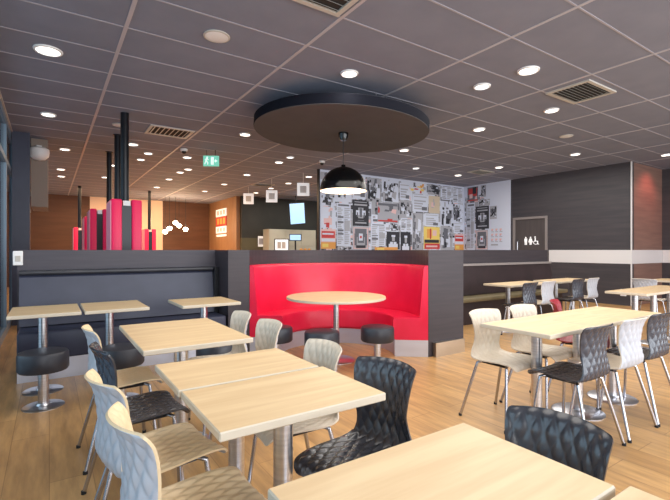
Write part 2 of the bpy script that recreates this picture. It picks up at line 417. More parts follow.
for i, (x0, nm) in enumerate(((5.8, 'first pale table from the booth in front of the brown bench'), (6.38, 'second pale table along the brown bench behind a black chair'), (7.2, 'third pale table along the brown bench after the gap'), (7.78, 'last pale table along the brown bench near the dark wall'))):
    rect_table(x0, x0+.575, 3.88, 4.38, nm)
# round table
t = thing('round_table', 'round oak pedestal table standing in the red booth', 'table', (2.80, 4.16, 0))
m = MB(); m.mi = 1
m.lathe([(0, .72), (.57, .72), (.58, .724), (.58, .746)], 64); m.mi = 0; m.lathe([(.58, .746), (.576, .75), (0, .75)], 64)
m.build('tabletop', ['wood_top', 'wood_edge'], t, True)
MB().lathe([(0, .012), (.035, .012), (.035, .715), (0, .715)], 24).build('column', 'steel', t, True)
MB().lathe([(0, 0), (.22, 0), (.22, .006), (.21, .012), (.055, .018), (.047, .03), (0, .03)], 36).build('base_plate', 'steel', t, True)

# ------------------------------------------------------------------ stools
def make_stool(label, x, y):
    t = thing('stool', label, 'stool', (x, y, 0))
    MB().lathe([(0, .295), (.15, .295), (.172, .30), (.182, .315), (.182, .435), (.172, .452), (.15, .458), (0, .455)], 40).build('seat', 'black_pad', t, True)
    MB().lathe([(0, .01), (.038, .01), (.038, .294), (0, .294)], 24).build('column', 'steel', t, True)
    MB().lathe([(0, 0), (.15, 0), (.15, .006), (.14, .012), (.055, .018), (.047, .03), (0, .03)], 36).build('base_plate', 'steel', t, True)
    return t
st0 = make_stool('round black stool before the table beside the street windows', -.04, 4.27)
dup(st0, (.52, 4.10, 0), 0, 'round black stool behind the first chair of the street side row')
dup(st0, (1.26, 3.80, 0), 0, 'round black stool mostly hidden under the wide oak table')
dup(st0, (2.98, 3.62, 0), 0, 'round black stool in front of the booth beside the right pillar')
dup(st0, (2.34, 3.74, 0), 0, 'round black stool in front of the booth under the round table')
dup(st0, (2.05, 4.22, 0), 0, 'round black stool behind the grey chairs near the booth opening')

# ------------------------------------------------------------------ quilted shell chairs
PROF = [(.190, .425), (.186, .443), (.170, .456), (.12, .462), (.05, .460), (-.02, .455), (-.09, .452), (-.14, .458), (-.172, .478), (-.187, .515), (-.190, .56), (-.188, .62), (-.190, .68), (-.196, .73), (-.205, .768), (-.219, .795), (-.234, .812)]
HALF = [.176, .186, .193, .199, .203, .204, .202, .197, .187, .172, .160, .157, .165, .174, .180, .183, .181, .176]
def catmull(P, n):
    out = []
    for i in range(len(P)-1):
        p0 = P[max(i-1, 0)]; p1 = P[i]; p2 = P[i+1]; p3 = P[min(i+2, len(P)-1)]
        for k in range(n):
            t = k/n
            out.append(tuple(.5*((2*b)+(-a+c)*t+(2*a-5*b+4*c-d)*t*t+(-a+3*b-3*c+d)*t**3) for a, b, c, d in zip(p0, p1, p2, p3)))
    out.append(tuple(P[-1])); return out
def shell_mesh(mf, mb):
    sub = 11; line = catmull(PROF, sub); half = [h[0] for h in catmull([(h,) for h in HALF], sub)]
    NV = len(line); NU = 76; bm = bmesh.new()
    arcl = [0]
    for a, b in zip(line, line[1:]): arcl.append(arcl[-1]+math.hypot(b[0]-a[0], b[1]-a[1]))
    tot = arcl[-1]
    def nrm(i):
        a = line[max(i-1, 0)]; b = line[min(i+1, NV-1)]
        ty, tz = b[0]-a[0], b[1]-a[1]; l = math.hypot(ty, tz)
        return (tz/l, -ty/l)            # towards the sitter
    def side(off):
        rows = []
        for i, (y, z) in enumerate(line):
            ny, nz = nrm(i); s = arcl[i]; back = min(1, max(0, (z-.47)/.15)) if y < -.1 else 0
            w = half[i]; row = []
            e = min(s, tot-s)                           # round the four corners
            for j in range(NU+1):
                u = -1+2*j/NU; xx = u*w
                cr = .017 if s > tot/2 else .04
                if e < cr:
                    lim = w - cr + math.sqrt(max(cr*cr-(cr-e)**2, 0)); xx = u*lim
                dsp = off
                curve = (.045*back + .012*(1-back)) * (abs(u)**2.2)
                a = xx/.0255; b = s/.048
                q = abs(math.sin(PI*(a+b)/1.0*.5)*math.sin(PI*(a-b)*.5))
                edge = min(1, (1-abs(u))/.08) * min(1, e/.03)
                q = (q**.8)*.0068*edge
                k = dsp + (q if off > 0 else -q)
                cy, cz = (curve, -curve*.12*back) if y < -.1 and z > .47 else (ny*curve, nz*curve)
                row.append(bm.verts.new((xx, y+ny*k+cy, z+nz*k+cz)))
            rows.append(row)
        return rows
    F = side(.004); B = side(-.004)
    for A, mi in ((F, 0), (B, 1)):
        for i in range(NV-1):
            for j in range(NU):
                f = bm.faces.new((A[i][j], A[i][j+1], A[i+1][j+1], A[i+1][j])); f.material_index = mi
    def strip(fa, ba):
        for k in range(len(fa)-1):
            f = bm.faces.new((fa[k], fa[k+1], ba[k+1], ba[k])); f.material_index = 0
    strip(F[0], B[0]); strip(F[-1], B[-1]); strip([r[0] for r in F], [r[0] for r in B]); strip([r[-1] for r in F], [r[-1] for r in B])
    bmesh.ops.recalc_face_normals(bm, faces=bm.faces)
    me = bpy.data.meshes.new('shell'); bm.to_mesh(me); bm.free()
    me.materials.append(M[mf]); me.materials.append(M[mb])
    me.polygons.foreach_set('use_smooth', [True]*len(me.polygons))
    me.set_sharp_from_angle(angle=math.radians(50))
    return me
def make_chair(mf, mb):
    t = thing('shell_chair', '-', 'chair')
    o = bpy.data.objects.new('shell', shell_mesh(mf, mb)); COL.objects.link(o); o.parent = t
    for sx in (-1, 1):
        for fr in (0, 1):
            top = (sx*.125, .10 if fr else -.10, .438); knee = (sx*.155, .125 if fr else -.125, .43)
            foot = (sx*.22, .165 if fr else -.235, .004)
            lg = MB().tube([top, ((top[0]*2+knee[0])/3, (top[1]*2+knee[1])/3, .438), knee, (knee[0]+(foot[0]-knee[0])*.07, knee[1]+(foot[1]-knee[1])*.07, .40), foot], .0105, 10).build('leg', 'chrome', t, True)
            MB().lathe([(0, 0), (.013, 0), (.013, .018), (0, .018)], 12, (foot[0], foot[1], 0)).build('foot_cap', 'rubber', lg, True)
    MB().tube([(-.125, .10, .438), (-.125, -.10, .438)], .011).tube([(.125, .10, .438), (.125, -.10, .438)], .011).box(-.125, .125, .07, .10, .432, .444).box(-.125, .125, -.10, -.07, .432, .444).build('seat_frame', 'black_metal', t)
    return t
ch = {'t': make_chair('shell_litf', 'shell_grey'), 'r': make_chair('shell_red', 'shell_red'), 'b': make_chair('shell_blackf', 'shell_black'), 'g': make_chair('shell_greyf', 'shell_grey')}
used = set()
def chair(kind, x, y, rz, label, sx=1.0, sy=1.0):
    if kind not in used:
        used.add(kind); o = ch[kind]; o.location = (x, y, 0); o.rotation_euler = (0, 0, rz); o['label'] = label
    else: o = dup(ch[kind], (x, y, 0), rz, label)
    o.scale = (sx, sy, 1); return o
R = math.radians
LX, RX = .40, 1.015
# street side of the first column of tables, facing +x
chair('t', .40, 3.05, R(-88), 'grey backed chair with tan lit seat at the wide oak table, furthest along the street side', .92)
chair('b', .40, 2.43, R(-86), 'black quilted chair with lit seat on the street side of the wide oak table', .92)
chair('t', .375, 1.87, R(-81), 'grey backed quilted chair with tan lit seat at the far half of the joined tables', .92, 1.12)
chair('t', .395, 1.375, R(-86), 'grey backed quilted chair with tan lit seat at the near half of the joined tables', .90, 1.10)
# the other side, facing -x
chair('g', RX+.03, 3.12, R(90), 'light grey chair at the wide oak table with back against the booth view', .88)
chair('g', RX+.04, 2.63, R(92), 'light grey chair behind the wide oak table in front of a black stool', .88)
chair('g', RX-.02, 1.86, R(90), 'light grey chair at the far half of the joined tables facing the street windows', .88)
chair('b', 1.02, 1.365, R(102), 'black quilted chair drawn up to the near half of the joined tables', .86)
chair('b', 1.02, .645, R(95), 'black quilted chair at the big table at the bottom edge', .79)
# long six chair row
for x, k, nm in ((2.885, 'g', 'light grey chair on the far side of the six chair row, beside the booth pillar'), (3.40, 'g', 'light grey chair in the middle of the far side of the six chair row')):
    chair(k, x, 1.99, R(180), nm)
chair('r', 4.08, 2.04, R(204), 'burgundy red chair turned sideways behind the far end of the six chair row')
for x, k, nm in ((2.93, 'b', 'black quilted chair on the near side of the six chair row, first from the booth'), (3.45, 'g', 'light grey quilted chair in the middle of the near side of the six chair row'), (3.92, 'b', 'black quilted chair at the right edge on the near side of the six chair row')):
    chair(k, x, 1.515, R(0), nm)
# chairs at the tables along the brown bench
for x, k, nm in ((5.93, 'b', 'small black chair at the first table along the brown bench'), (6.42, 'g', 'small light grey chair beside the black one along the brown bench'), (7.32, 'b', 'small black chair in the second pair along the brown bench'), (7.81, 'g', 'small light grey chair against the dark wall at the last bench table')):
    chair(k, x, 3.82, R(0), nm)
chair('g', 8.42, 3.05, R(-90), 'light grey chair at the right edge beside the metal corner trim')
# ------------------------------------------------------------------ hanging disc and pendant lamp
t = thing('ceiling_disc', 'large round dark acoustic disc hanging under the ceiling above the booth', 'ceiling panel', (3.575, 5.18, 3.01))
m = MB(); m.lathe([(1.265, .005), (1.27, .01), (1.27, .125), (1.26, .135), (0, .135)], 96); m.build('rim', 'disc_side', t, True)
MB().lathe([(0, 0), (1.265, 0), (1.265, .006), (0, .006)], 96).build('face', 'disc', t, True)
for a in (0, 1, 2, 3): MB().tube([(.9*math.cos(a*PI/2+.5), .9*math.sin(a*PI/2+.5), .118), (.9*math.cos(a*PI/2+.5), .9*math.sin(a*PI/2+.5), .306)], .006, 8).build('hanger', 'steel', t)
t.rotation_euler = (0, R(2.0), R(-34))
t = thing('pendant_lamp', 'glossy black dome pendant lamp hanging below the round disc', 'lamp', (3.59, 5.145, 0))
MB().lathe([(0, 3.01), (.075, 3.01), (.072, 2.96), (.05, 2.90), (.0, 2.895)], 28).build('canopy', 'black_paint', t, True)
MB().tube([(0, 0, 2.9), (0, 0, 2.54)], .006, 8).build('cord', 'black_metal', t)
pr = [(0, 2.54), (.03, 2.54), (.035, 2.515)] + [(.345*math.sin(a*PI/32), 2.155+.355*math.cos(a*PI/32)) for a in range(2, 17)]
MB().lathe(pr, 56).build('lamp_shade', 'black_paint', t, True)
MB().lathe([(.341*math.sin(a*PI/32), 2.155+.350*math.cos(a*PI/32)) for a in range(16, 1, -1)] + [(0, 2.50)], 56).build('shade_lining', 'shade_in', t, True)
MB().lathe([(0, 2.30), (.035, 2.31), (.05, 2.35), (.04, 2.40), (.022, 2.43), (.022, 2.5), (0, 2.5)], 20).build('bulb', 'lamp_glow', t, True)
lamp('pendant_light', 'POINT', (0, 0, 2.22), 13, (1, .86, .68), t, shadow_soft_size=.08)

# ------------------------------------------------------------------ ceiling fittings
LE = 20.0
def downlight(x, y, label, r=.10, cool=False, power=1.0, group=None):
    t = thing('downlight', label, 'ceiling light', (x, y, CEIL), 0, group)
    MB().lathe([(r*.82, -.012), (r*.86, -.020), (r, -.016), (r*1.04, -.004), (r*1.04, -.001), (r*.82, -.001), (r*.82, -.012)], 32).build('trim_ring', 'white', t, True)
    MB().lathe([(0, -.011), (r*.82, -.011), (r*.82, -.004), (0, -.004)], 32).build('diffuser', 'lamp_cool' if cool else 'lamp_glow', t, True)
    if power: lamp('spot', 'SPOT', (0, 0, -.03), LE*power, (.92, .97, 1) if cool else (1, .93, .82), t, spot_size=R(150), spot_blend=.9, shadow_soft_size=r)
    return t
downlight(-.01, 5.22, 'bright recessed downlight near the street windows, first in its row', .125)
downlight(-.01, 7.68, 'recessed downlight near the street windows, second in its row')
downlight(2.86, 3.98, 'recessed downlight in front of the hanging dark disc')
downlight(4.49, 2.79, 'large warm downlight between the dark disc and the square ceiling grille', .115)
downlight(4.45, 3.38, 'cool white downlight beside the large warm one', .10, True)
downlight(6.05, 3.40, 'warm downlight just behind the square ceiling grille', .10)
downlight(5.99, 4.61, 'warm downlight over the tables by the brown bench')
downlight(9.24, 4.68, 'warm downlight in front of the toilet door wall')
downlight(9.14, 6.45, 'warm downlight before the corner of the collage wall')
downlight(9.19, 7.75, 'small warm downlight close to the collage wall top')
downlight(5.98, 6.42, 'warm downlight at the far rim of the dark disc')
downlight(2.85, 7.09, 'warm downlight beside the hanging disc on the street side')
downlight(4.37, 8.29, 'cool downlight behind the disc, first of its row', .09, True)
downlight(4.40, 8.90, 'warm downlight just behind the cool one past the disc')
downlight(4.42, 10.87, 'warm downlight towards the counter, third in the row past the disc')
downlight(5.96, 10.20, 'warm downlight beside the free end of the collage wall')
downlight(7.54, 7.67, 'cool downlight above the middle of the collage wall', .09, True)
downlight(10.9, 3.63, 'warm downlight at the right edge over the wall return')
downlight(1.33, 8.95, 'warm downlight behind the black posts, first of its row')
downlight(1.72, 9.60, 'round warm lamp beside the black posts', .09)
downlight(1.70, 10.35, 'round warm lamp a step behind the one beside the black posts', .09)
downlight(.26, 10.15, 'round warm downlight beside the ceiling bulkhead')
G1 = 'downlights of the far warm lit dining area'
for x, y in ((.24, 12.71), (.27, 13.91), (1.29, 13.42), (1.26, 11.42), (2.5, 9.54), (2.89, 10.94), (2.83, 11.48), (2.84, 12.78), (2.88, 14.62)):
    downlight(x, y, 'small warm downlight in the far ceiling over the rear dining area', .10, False, .8, G1)
G2 = 'downlights over the counter queue'
for x, y in ((4.47, 12.81), (4.45, 14.7), (6.02, 11.53), (6.03, 12.78), (6.06, 14.08)):
    downlight(x, y, 'small downlight in the far ceiling over the counter queue', .10, False, .8, G2)
def speaker(x, y, label, r=.125):
    t = thing('ceiling_speaker', label, 'speaker', (x, y, CEIL))
    MB().lathe([(0, -.012), (r*.9, -.012), (r, -.008), (r, -.001), (0, -.001)], 36).build('grille', 'white', t, True)
    MB().lathe([(r*.9, -.014), (r*1.02, -.010), (r*1.02, -.001), (r*.9, -.001)], 36).build('rim', 'whitemetal', t, True)
speaker(1.32, 3.99, 'round white ceiling speaker above the street side tables', .12)
speaker(7.65, 4.03, 'round white ceiling speaker behind the square grille', .11)
speaker(.95, 7.7, 'round white ceiling speaker beside the tallest black post', .11)

def grille(x0, x1, y0, y1, label, n=7, axis='x'):
    t = thing('ceiling_vent', label, 'vent', ((x0+x1)/2, (y0+y1)/2, CEIL))
    w, h = (x1-x0)/2, (y1-y0)/2
    b = .045
    MB().box(-w, w, -h, -h+b, -.02, -.001).box(-w, w, h-b, h, -.02, -.001).box(-w, -w+b, -h+b, h-b, -.02, -.001).box(w-b, w, -h+b, h-b, -.02, -.001).build('frame', 'whitemetal', t)
    MB().box(-w+b, w-b, -h+b, h-b, -.004, -.001).build('backing', 'slatdark', t)
    for i in range(n):
        s = MB()
        if axis == 'y':
            p = -h+b+(2*h-2*b)*(i+.5)/n
            s.quad([(-w+b, p+.014, -.006), (w-b, p+.014, -.006), (w-b, p-.002, -.024), (-w+b, p-.002, -.024)])
        else:
            p = -w+b+(2*w-2*b)*(i+.5)/n
            s.quad([(p-.02, -h+b, -.022), (p-.02, h-b, -.022), (p+.012, h-b, -.006), (p+.012, -h+b, -.006)])
        s.build('slat', 'whitemetal', t)
grille(5.32, 6.02, 2.53, 3.07, 'square white louvred grille in the ceiling near the dark wall', 9, 'y')
grille(1.36, 2.06, 7.37, 7.95, 'long white louvred grille in the ceiling beside the black posts', 8, 'x')
grille(1.62, 2.07, 2.49, 3.05, 'white louvred grille cut by the top edge of the picture', 6, 'y')
grille(5.2, 5.8, 12.0, 12.5, 'thin ceiling grille over the counter queue', 6, 'y')
grille(9.0, 9.6, 6.9, 7.3, 'thin ceiling grille before the collage wall corner', 6, 'y')

def dome_cam(x, y, label):
    t = thing('dome_camera', label, 'camera', (x, y, CEIL))
    MB().lathe([(0, -.05), (.055, -.05), (.07, -.035), (.072, -.001), (0, -.001)], 28).build('housing', 'white', t, True)
    MB().lathe([(0, -.10), (.025, -.095), (.043, -.075), (.048, -.049), (0, -.049)], 24).build('lens_dome', 'bezel', t, True)
dome_cam(2.25, 8.82, 'white dome camera with dark lens beside the ceiling grille')
dome_cam(5.17, 8.26, 'small white dome camera behind the pendant lamp')

# exit sign
t = thing('exit_sign', 'green emergency exit sign hanging from the ceiling', 'sign', (2.73, 8.6, 0), R(-30))
MB().box(-.155, .155, -.02, .02, 2.99, 3.20).build('body', 'exit_green', t)
MB().box(-.09, -.08, -.006, .006, 3.2, CEIL).box(.08, .09, -.006, .006, 3.2, CEIL).build('hanger', 'black_metal', t)
s = MB()
s.lathe([(0, -.001), (.016, -.001), (.016, .001), (0, .001)], 14).xform(Matrix.Translation((-.075, -.022, 3.165)) @ Matrix.Rotation(PI/2, 4, 'X'))
def bar(m, p, q, w):
    p = Vector(p); q = Vector(q); d = (q-p).normalized(); nn = Vector((-d.y, d.x))*w/2
    m.quad([(v.x, -.0215, v.y) for v in (p+nn, q+nn, q-nn, p-nn)])
for p, q, w in (((-.08, 3.15), (-.095, 3.09), .03), ((-.095, 3.09), (-.06, 3.06), .018), ((-.06, 3.06), (-.065, 3.02), .016), ((-.095, 3.09), (-.125, 3.03), .018), ((-.08, 3.14), (-.045, 3.115), .013), ((-.08, 3.14), (-.12, 3.115), .013)): bar(s, p, q, w)
s.box(.0, .055, -.0215, -.02, 3.02, 3.17)
bar(s, (.125, 3.095), (.075, 3.095), .02); s.quad([(.07, -.0215, 3.095), (.095, -.0215, 3.13), (.095, -.0215, 3.06), (.094, -.0215, 3.06)])
s.build('running_figure', 'exit_white', t)

# ------------------------------------------------------------------ beyond the partition
def post(x, y, r, label):
    t = thing('post', label, 'post', (x, y, 0))
    MB().lathe([(0, .01), (r, .01), (r, CEIL-.012), (0, CEIL-.012)], 28).build('shaft', 'black_metal', t, True)
    MB().lathe([(0, 0), (r*1.7, 0), (r*1.7, .012), (0, .012)], 28).build('foot_plate', 'black_metal', t, True)
    MB().lathe([(0, CEIL-.014), (r*1.5, CEIL-.014), (r*1.5, CEIL-.001), (0, CEIL-.001)], 28).build('ceiling_plate', 'black_metal', t, True)
post(1.0, 8.40, .05, 'black round post close behind the tallest red screen post')
post(1.03, 9.95, .05, 'black round post third back in the row of posts')
def red_unit(x, y, w, dp, h, label, pole=None):
    """high red padded screen: two red slabs on a black core, with or without a post rising to the ceiling"""
    t = thing('seat_screen', label, 'screen', (x, y, 0))
    for sx in (-1, 1):
        x0, x1 = (sx*w*.16, sx*w*.5) if sx > 0 else (-w*.5, -w*.16)
        p = MB().box(x0, x1, -dp/2, dp/2, .02, h, .018, 2).build('padded_panel', 'red_panel', t, True)
        if sx < 0: MB().box(x0-.012, x0+.002, -dp/2+.02, dp/2-.02, .05, h-.03).build('lit_side', 'lit_red_side', p)  # pink sheet added to paint the light on the left face
    MB().box(-w*.16, w*.16, -dp/2+.03, dp/2-.03, 0, h-.09).build('core', 'black_metal', t)
    MB().box(-w*.12, w*.12, -dp/2+.02, dp/2-.05, h-.09, h-.02).build('cap', 'white', t)
    if pole: MB().lathe([(0, h-.02), (pole, h-.02), (pole, CEIL), (0, CEIL)], 28, (0, -.05, 0)).build('pole', 'black_metal', t, True)
red_unit(.93, 7.05, .40, .56, 2.02, 'tall red padded screen with thick black post rising from it', .058)
red_unit(.745, 8.90, .30, .60, 2.02, 'red screen with lit pink side behind the tallest one', None)
red_unit(.76, 10.95, .26, .55, 2.02, 'red screen third in the line towards the street windows', None)
red_unit(.80, 15.8, .34, .5, 2.0, 'small distant red screen with thin post nearest the brown wall', .05)
red_unit(2.86, 15.8, .36, .5, 2.0, 'small distant red screen with thin post against the peach wall', .05)

# bulkhead speaker, switch box
t = thing('wall_speaker', 'white wall loudspeaker on the boxed bulkhead', 'speaker', (-.15, 9.42, 3.06), R(12))
MB().lathe([(0, -.15), (.09, -.13), (.145, -.07), (.155, 0), (.15, .06), (.11, .085), (0, .09)], 28).build('housing', 'white', t, True)
MB().box(-.04, .04, .0, .08, .07, .13).build('bracket', 'white', t)
t = thing('switch_box', 'small white box on the front corner of the navy bench partition', 'switch', (-.285, 5.56, 1.20))
MB().box(-.03, .055, -.025, -.002, -.07, .08, .006, 2).build('casing', 'white', t)
MB().box(-.01, .035, -.032, -.025, -.03, .03, .002, 1).build('button', 'whitemetal', t)

# hanging bulbs
G3 = 'bare bulbs hanging before the brown back wall'
for i, (x, y, z) in enumerate(((3.62, 16.9, 2.0), (3.82, 17.1, 2.14), (4.02, 17.0, 2.36), (4.2, 17.2, 2.26), (4.42, 17.1, 2.12))):
    t = thing('pendant_bulb', 'glowing bare bulb hanging on a cord before the brown back wall', 'lamp', (x, y, 0), 0, G3)
    MB().tube([(0, 0, CEIL), (0, 0, z+.12)], .006, 6).build('cord', 'black_metal', t)
    MB().lathe([(0, z+.05), (.022, z+.05), (.022, z+.13), (0, z+.13)], 12).build('socket', 'black_metal', t, True)
    MB().lathe([(0, z-.11), (.06, z-.095), (.10, z-.02), (.07, z+.03), (.02, z+.052), (0, z+.052)], 20).build('bulb', 'bulb', t, True)
    if i % 2 == 0: lamp('bulb_light', 'POINT', (0, -.16, z), 50, (1, .68, .38), t, shadow_soft_size=.08)

# menu boards on the wood wall
for z0, z1, mt, nm in ((2.66, 2.96, 'sign_white', 'upper white menu board on the warm wood wall'), (2.28, 2.64, 'red', 'red menu board between two white ones on the wood wall'), (1.98, 2.25, 'sign_white', 'lower white menu board on the warm wood wall')):
    t = thing('menu_board', nm, 'sign', (5.84, 17.05, 0))
    MB().box(-.03, .001, -.62, .62, z0, z1).build('panel', 'mred' if mt == 'red' else mt, t)
    q = MB()
    for i in range(3): q.box(-.034, -.03, -.5+i*.36, -.26+i*.36, z0+.06, z1-.06)
    q.build('picture_field', 'morange' if mt == 'red' else 'mpink', t)
t = thing('menu_board', 'thin white notice strip under the menu boards on the wood wall', 'sign', (5.84, 17.05, 0))
MB().box(-.03, .001, -.6, .55, 1.84, 1.92).build('panel', 'sign_white', t)

# counter zone
t = thing('back_counter', 'pale kitchen shelving unit behind the order screens', 'counter', (7.85, 14.9, 0))
MB().box(-1.0, 1.05, -.2, .33, 0, 2.08).build('cabinet', 'counter', t)
for i in range(3):
    MB().box(-.96+i*.68, -.32+i*.68, -.215, -.2, 1.45, 2.04).build('door', 'counter', t)
MB().box(-1.0, 1.05, -.42, -.2, 0, 1.22).build('worktop', 'steel', t)
t = thing('food_tray', 'tray of orange food on the back counter', 'tray', (8.35, 14.58, 1.222))
MB().box(-.28, .28, -.1, .1, 0, .02, .004, 1).build('tray_plate', 'steel', t)
for i in range(3): MB().lathe([(0, .02), (.075, .02), (.08, .06), (.05, .12), (0, .135)], 16, (-.18+i*.18, 0, 0)).build('portion', 'food', t, True)
def monitor(x, y, z, w, h, rz, label, mat, tilt=0):
    t = thing('menu_screen', label, 'screen', (x, y, z), rz); t.rotation_euler = (tilt, 0, rz)
    MB().box(-w/2, w/2, -.02, .03, -h/2, h/2, .006, 1).build('bezel', 'bezel', t)
    MB().box(-w/2+.03, w/2-.03, -.025, -.02, -h/2+.03, h/2-.03).build('display', mat, t)
    return t
m = monitor(7.75, 14.14, 2.66, .62, .82, R(-14), 'tilted blue television screen hanging above the counter', 'screen', R(8)); m.rotation_euler.y = R(-6)
MB().tube([(0, .05, -.1), (0, .05, .665)], .02).box(-.12, .12, .03, .06, -.1, .1).build('ceiling_mount', 'bezel', m)
m = monitor(6.86, 13.66, 1.46, .52, .46, R(-30), 'white order screen standing at the counter', 'screen_w')
MB().box(-.03, .03, 0, .03, -1.42, -.22).build('stand', 'bezel', m)
q = MB()
for i in range(2): q.box(-.15+i*.16, -.02+i*.16, -.028, -.025, -.12, .12)
q.build('picture_field', 'sign_grey', m)
m = monitor(7.68, 14.15, 1.76, .46, .26, R(-30), 'small pale blue screen beside the white order screen', 'screen')
MB().box(-.03, .03, 0, .03, -1.72, -.1).build('stand', 'bezel', m)
t = thing('notice_sheet', 'white notice sheet on the olive wall beside the counter', 'notice', (6.78, 15.25, 0))
MB().box(-.13, .13, -.015, .001, 1.42, 1.82).build('sheet', 'sign_white', t)
MB().box(-.1, .1, -.018, -.015, 1.5, 1.74).build('text_block', 'ink3', t)
for x, y, z, nm in ((5.30, 12.9, 2.93, 'white square number sign hanging furthest towards the wood wall'), (5.27, 11.12, 2.82, 'white square number sign hanging between two others over the queue'), (5.54, 9.78, 2.88, 'white square number sign hanging beside the collage wall end')):
    t = thing('hanging_sign', nm, 'sign', (x, y, 0), R(-28))
    MB().box(-.16, .16, -.015, .015, z-.17, z+.17, .004, 1).build('plate', 'sign_white', t)
    MB().box(-.085, .085, -.02, -.015, z-.09, z+.09).build('grey_field', 'sign_grey', t)
    MB().tube([(0, 0, z+.17), (0, 0, CEIL)], .005, 6).build('rod', 'white', t)
# wall socket by the corner trim
t = thing('wall_socket', 'small pale socket box low on the dark wall beside the corner trim', 'socket', (11.1, 4.52, .30))
MB().box(-.03, -.001, -.06, .06, -.08, .08, .006, 1).build('casing', 'white', t)
MB().lathe([(0, -.002), (.035, -.002), (.035, .002), (0, .002)], 18).xform(Matrix.Translation((-.032, 0, 0)) @ Matrix.Rotation(PI/2, 4, 'Y')).build('outlet', 'sign_grey', t)

# ------------------------------------------------------------------ collage of prints
PRINTS_Y=[
 (6.66,7.2,1.93,2.63,'black'),
 (6.66,7.2,1.29,1.92,'crest'),
 (7.84,8.32,1.37,1.8,'portrait'),
 (7.51,8.25,2.07,2.6,'red'),
 (9.28,9.97,1.32,1.99,'yellow'),
 (5.67,6.12,1.32,1.82,'redorange'),
 (6.15,6.59,1.39,2.51,'text'),
 (7.27,7.8,1.4,2.01,'text'),
 (7.41,8.25,1.26,1.37,'orange'),
 (5.67,6.09,2.41,2.81,'photo'),
 (5.67,6.09,1.85,2.39,'pink'),
 (6.15,6.63,2.54,3.22,'photo'),
 (6.66,7.09,2.65,3.26,'white'),
 (7.13,7.62,2.6,3.26,'photo'),
 (7.65,8.28,2.64,3.26,'photo'),
 (8.32,8.71,2.73,3.22,'white'),
 (8.75,9.41,2.94,3.28,'mixed'),
 (9.45,10.01,2.96,3.28,'photo'),
 (10.05,10.51,2.85,3.28,'text'),
 (10.55,11.03,2.78,3.28,'text'),
 (8.32,8.79,2.21,2.72,'photo'),
 (8.83,9.45,2.42,2.93,'white'),
 (9.49,9.97,2.41,2.93,'tan'),
 (10.01,10.51,2.04,2.81,'photo'),
 (10.55,11.03,2.18,2.75,'photo'),
 (8.36,8.79,1.84,2.19,'text'),
 (8.83,9.24,1.29,2.38,'photo'),
 (9.32,9.92,2.0,2.39,'white'),
 (10.01,10.55,1.29,2.01,'photo'),
 (8.36,8.75,1.29,1.81,'portrait'),
 (10.65,11.08,1.29,1.8,'redorange'),
 (10.6,11.08,1.82,2.17,'white'),
 (7.8,8.28,1.81,2.05,'photo'),
 (6.18,6.63,1.24,1.38,'photo'),
]
PRINTS_X=[
 (8.56,8.96,2.83,3.27,'redphoto'),
 (8.27,8.45,2.92,3.28,'photo'),
 (8.16,8.64,1.94,2.64,'black'),
 (8.2,8.64,1.29,1.91,'crest'),
 (7.89,8.13,2.22,2.61,'photo'),
 (7.65,8.13,1.38,2.12,'list'),
 (8.68,8.98,1.29,2.78,'text'),
 (8.13,8.53,2.65,2.84,'photo'),
]
INKS = ['paper', 'ink', 'ink2', 'ink3', 'mred', 'morange', 'myellow', 'mpink', 'mtan']
